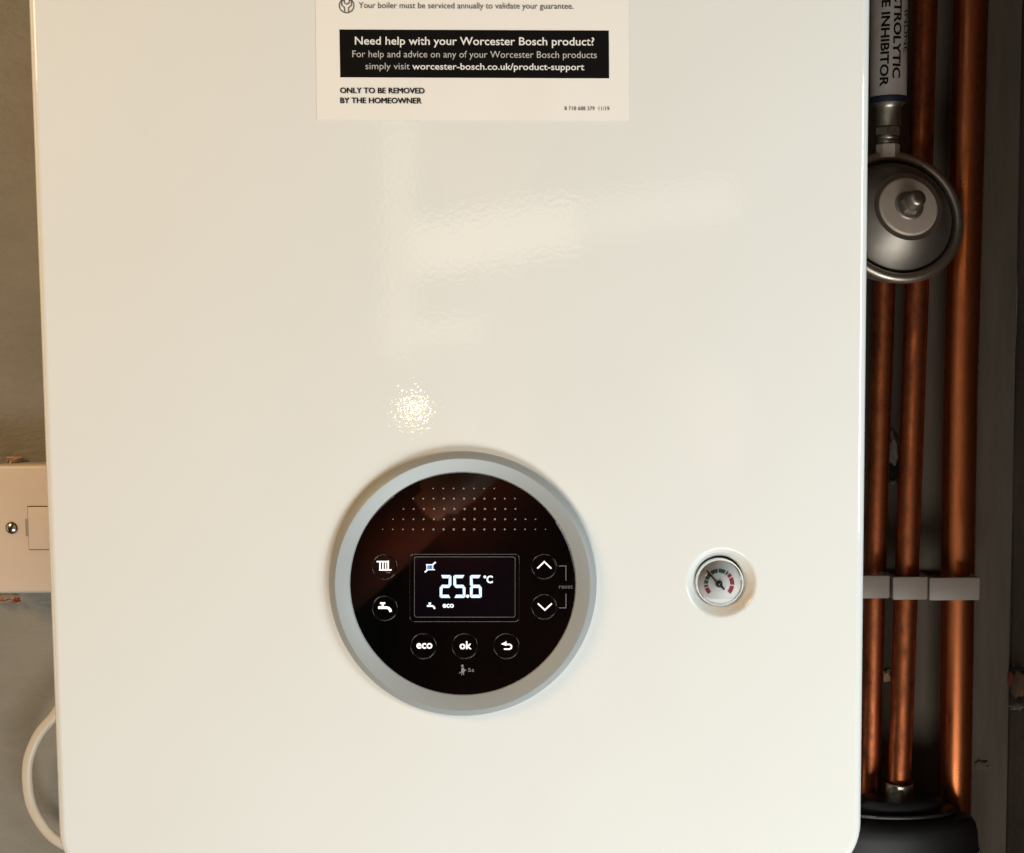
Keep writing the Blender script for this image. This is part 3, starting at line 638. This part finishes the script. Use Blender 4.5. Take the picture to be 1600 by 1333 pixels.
# ------------------------------------------------------------------ the photographer, mirrored faintly in the black glass
M['jumper'] = mat('rust_jumper', (0.17, 0.042, 0.020), 0.9, var=(0.10, 0.024, 0.013), vscale=12, bump=2e-3, bscale=60)
M['skin'] = mat('skin', (0.55, 0.27, 0.18), 0.5)
M['denim'] = mat('denim', (0.04, 0.05, 0.09), 0.9)
M['hair'] = mat('dark_hair', (0.02, 0.014, 0.01), 0.6)
M['phone'] = mat('dark_phone', (0.01, 0.01, 0.012), 0.2)
per = thing('person', (0.10, -1.14, 0.0), 'person in a rust coloured jumper holding a dark phone, mirrored faintly in the black glass', 'person')
def skin(name, verts, edges, m, sub=2, root=0):
    me = bpy.data.meshes.new(name); me.from_pydata([v[:3] for v in verts], edges, []); o = bpy.data.objects.new(name, me); sc.collection.objects.link(o)
    md = o.modifiers.new('s', 'SKIN'); md.use_smooth_shade = True
    for i, v in enumerate(verts):
        d = me.skin_vertices[0].data[i]; d.radius = (v[3], v[4] if len(v) > 4 else v[3]); d.use_root = (i == root)
    o.modifiers.new('u', 'SUBSURF').levels = sub
    bpy.context.view_layer.update()
    me2 = bpy.data.meshes.new_from_object(o.evaluated_get(bpy.context.evaluated_depsgraph_get()))
    bpy.data.objects.remove(o); me2.name = name
    for p in me2.polygons: p.use_smooth = True
    return me2
X = -0.03
bodyv = [(X, -1.14, 0.95, .15, .11), (X, -1.15, 1.12, .145, .10), (X, -1.15, 1.32, .16, .11), (X, -1.14, 1.46, .11, .09), (X, -1.12, 1.55, .055), (X, -1.08, 1.62, .05),
         (X-.18, -1.14, 1.44, .062), (X-.24, -1.05, 1.12, .048), (-.01, -0.80, 1.37, .033), (-.0, -.745, 1.455, .03, .022),
         (X+.18, -1.14, 1.44, .062), (X+.27, -1.02, 1.20, .048), (.22, -0.80, 1.40, .033), (.16, -.745, 1.455, .03, .022),
         (X-.10, -1.14, .86, .085), (X-.11, -1.12, .48, .06), (X-.11, -1.15, .09, .042), (X-.12, -1.04, .04, .04, .03),
         (X+.10, -1.14, .86, .085), (X+.11, -1.12, .48, .06), (X+.11, -1.15, .09, .042), (X+.12, -1.04, .04, .04, .03)]
bodye = [(0,1),(1,2),(2,3),(3,4),(4,5),(3,6),(6,7),(7,8),(8,9),(3,10),(10,11),(11,12),(12,13),(0,14),(14,15),(15,16),(16,17),(0,18),(18,19),(19,20),(20,21)]
me = skin('body', bodyv, bodye, None); me.materials.clear()
for k in ('skin', 'jumper', 'denim', 'phone'): me.materials.append(M[k])
for p in me.polygons:
    c = p.center
    p.material_index = 3 if c.z < 0.08 else 2 if c.z < 0.98 and c.y < -0.9 else 0 if (c.z > 1.53 or c.y > -0.845) else 1
bo_ = link('body', me, None, per)
# head with brow, nose, chin, ears, looking down at the phone
bm = bmesh.new(); bmesh.ops.create_uvsphere(bm, u_segments=40, v_segments=28, radius=1)
for v in bm.verts:
    x, y, z = v.co; jaw = 1 - 0.32*max(0, -z)**1.3
    nx, ny = x*0.075*jaw, y*0.092*(jaw if y < 0 else 1)
    if y > 0:
        ny += 0.022*math.exp(-((x/0.16)**2 + ((z+0.12)/0.20)**2)) + 0.006*math.exp(-((x/0.5)**2 + ((z-0.22)/0.10)**2)) - 0.008*math.exp(-(((abs(x)-0.38)/0.16)**2 + ((z-0.05)/0.12)**2)) + 0.006*math.exp(-((x/0.3)**2 + ((z+0.48)/0.07)**2)) + 0.008*math.exp(-((x/0.3)**2 + ((z+0.85)/0.15)**2))
    nx += math.copysign(0.012, x)*math.exp(-(((abs(x)-1)/0.12)**2 + ((z+0.02)/0.22)**2 + (y/0.2)**2))
    v.co = (nx, ny, z*0.118)
bmesh.ops.transform(bm, matrix=Matrix.Translation((X, -1.06, 1.72)) @ Matrix.Rotation(R(-18), 4, 'X'), verts=bm.verts)
obj('head', bm, M['skin'], bo_, smooth=180)
bm = bmesh.new(); bmesh.ops.create_uvsphere(bm, u_segments=32, v_segments=20, radius=1)
for v in bm.verts:
    x, y, z = v.co; v.co = (x*0.082, y*0.098 - 0.008, z*0.122 + 0.012)
bmesh.ops.delete(bm, geom=[v for v in bm.verts if v.co.y > 0.028 and v.co.z < 0.078 or v.co.z < -0.07], context='VERTS')
bmesh.ops.transform(bm, matrix=Matrix.Translation((X, -1.06, 1.72)) @ Matrix.Rotation(R(-18), 4, 'X'), verts=bm.verts)
obj('hair', bm, M['hair'], bo_, smooth=180)
# five fingers on each hand, curled round the ends of the phone
for sx, hx in ((-1, -.01), (1, .145)):
    hv, he = [(hx, -.745, 1.455, .030, .016), (hx - sx*.012, -.728, 1.50, .034, .015)], [(0, 1)]
    for k, ln in enumerate((.92, 1.0, .95, .8)):
        z0 = 1.530 - .020*k; i = len(hv)
        hv += [(hx - sx*.006, -.720, z0 + .006, .0095), (hx - sx*.028*ln, -.700, z0+.008, .0085), (hx - sx*.052*ln, -.698, z0+.006, .008)]
        he += [(1, i), (i, i+1), (i+1, i+2)]
    i = len(hv); hv += [(hx - sx*.020, -.735, 1.475, .011), (hx - sx*.045, -.722, 1.49, .0095), (hx - sx*.062, -.716, 1.505, .009)]; he += [(0, i), (i, i+1), (i+1, i+2)]
    link('hand', skin('hand', hv, he, None), M['skin'], bo_)
bm = bmesh.new(); box(bm, 0.0, 0.13, -0.7125, -0.7045, 1.462, 1.538, 0.0035); ph = obj('phone', bm, M['phone'], None, smooth=40)
tag(ph, 'dark phone held level in both hands by the person in the rust jumper', 'phone')
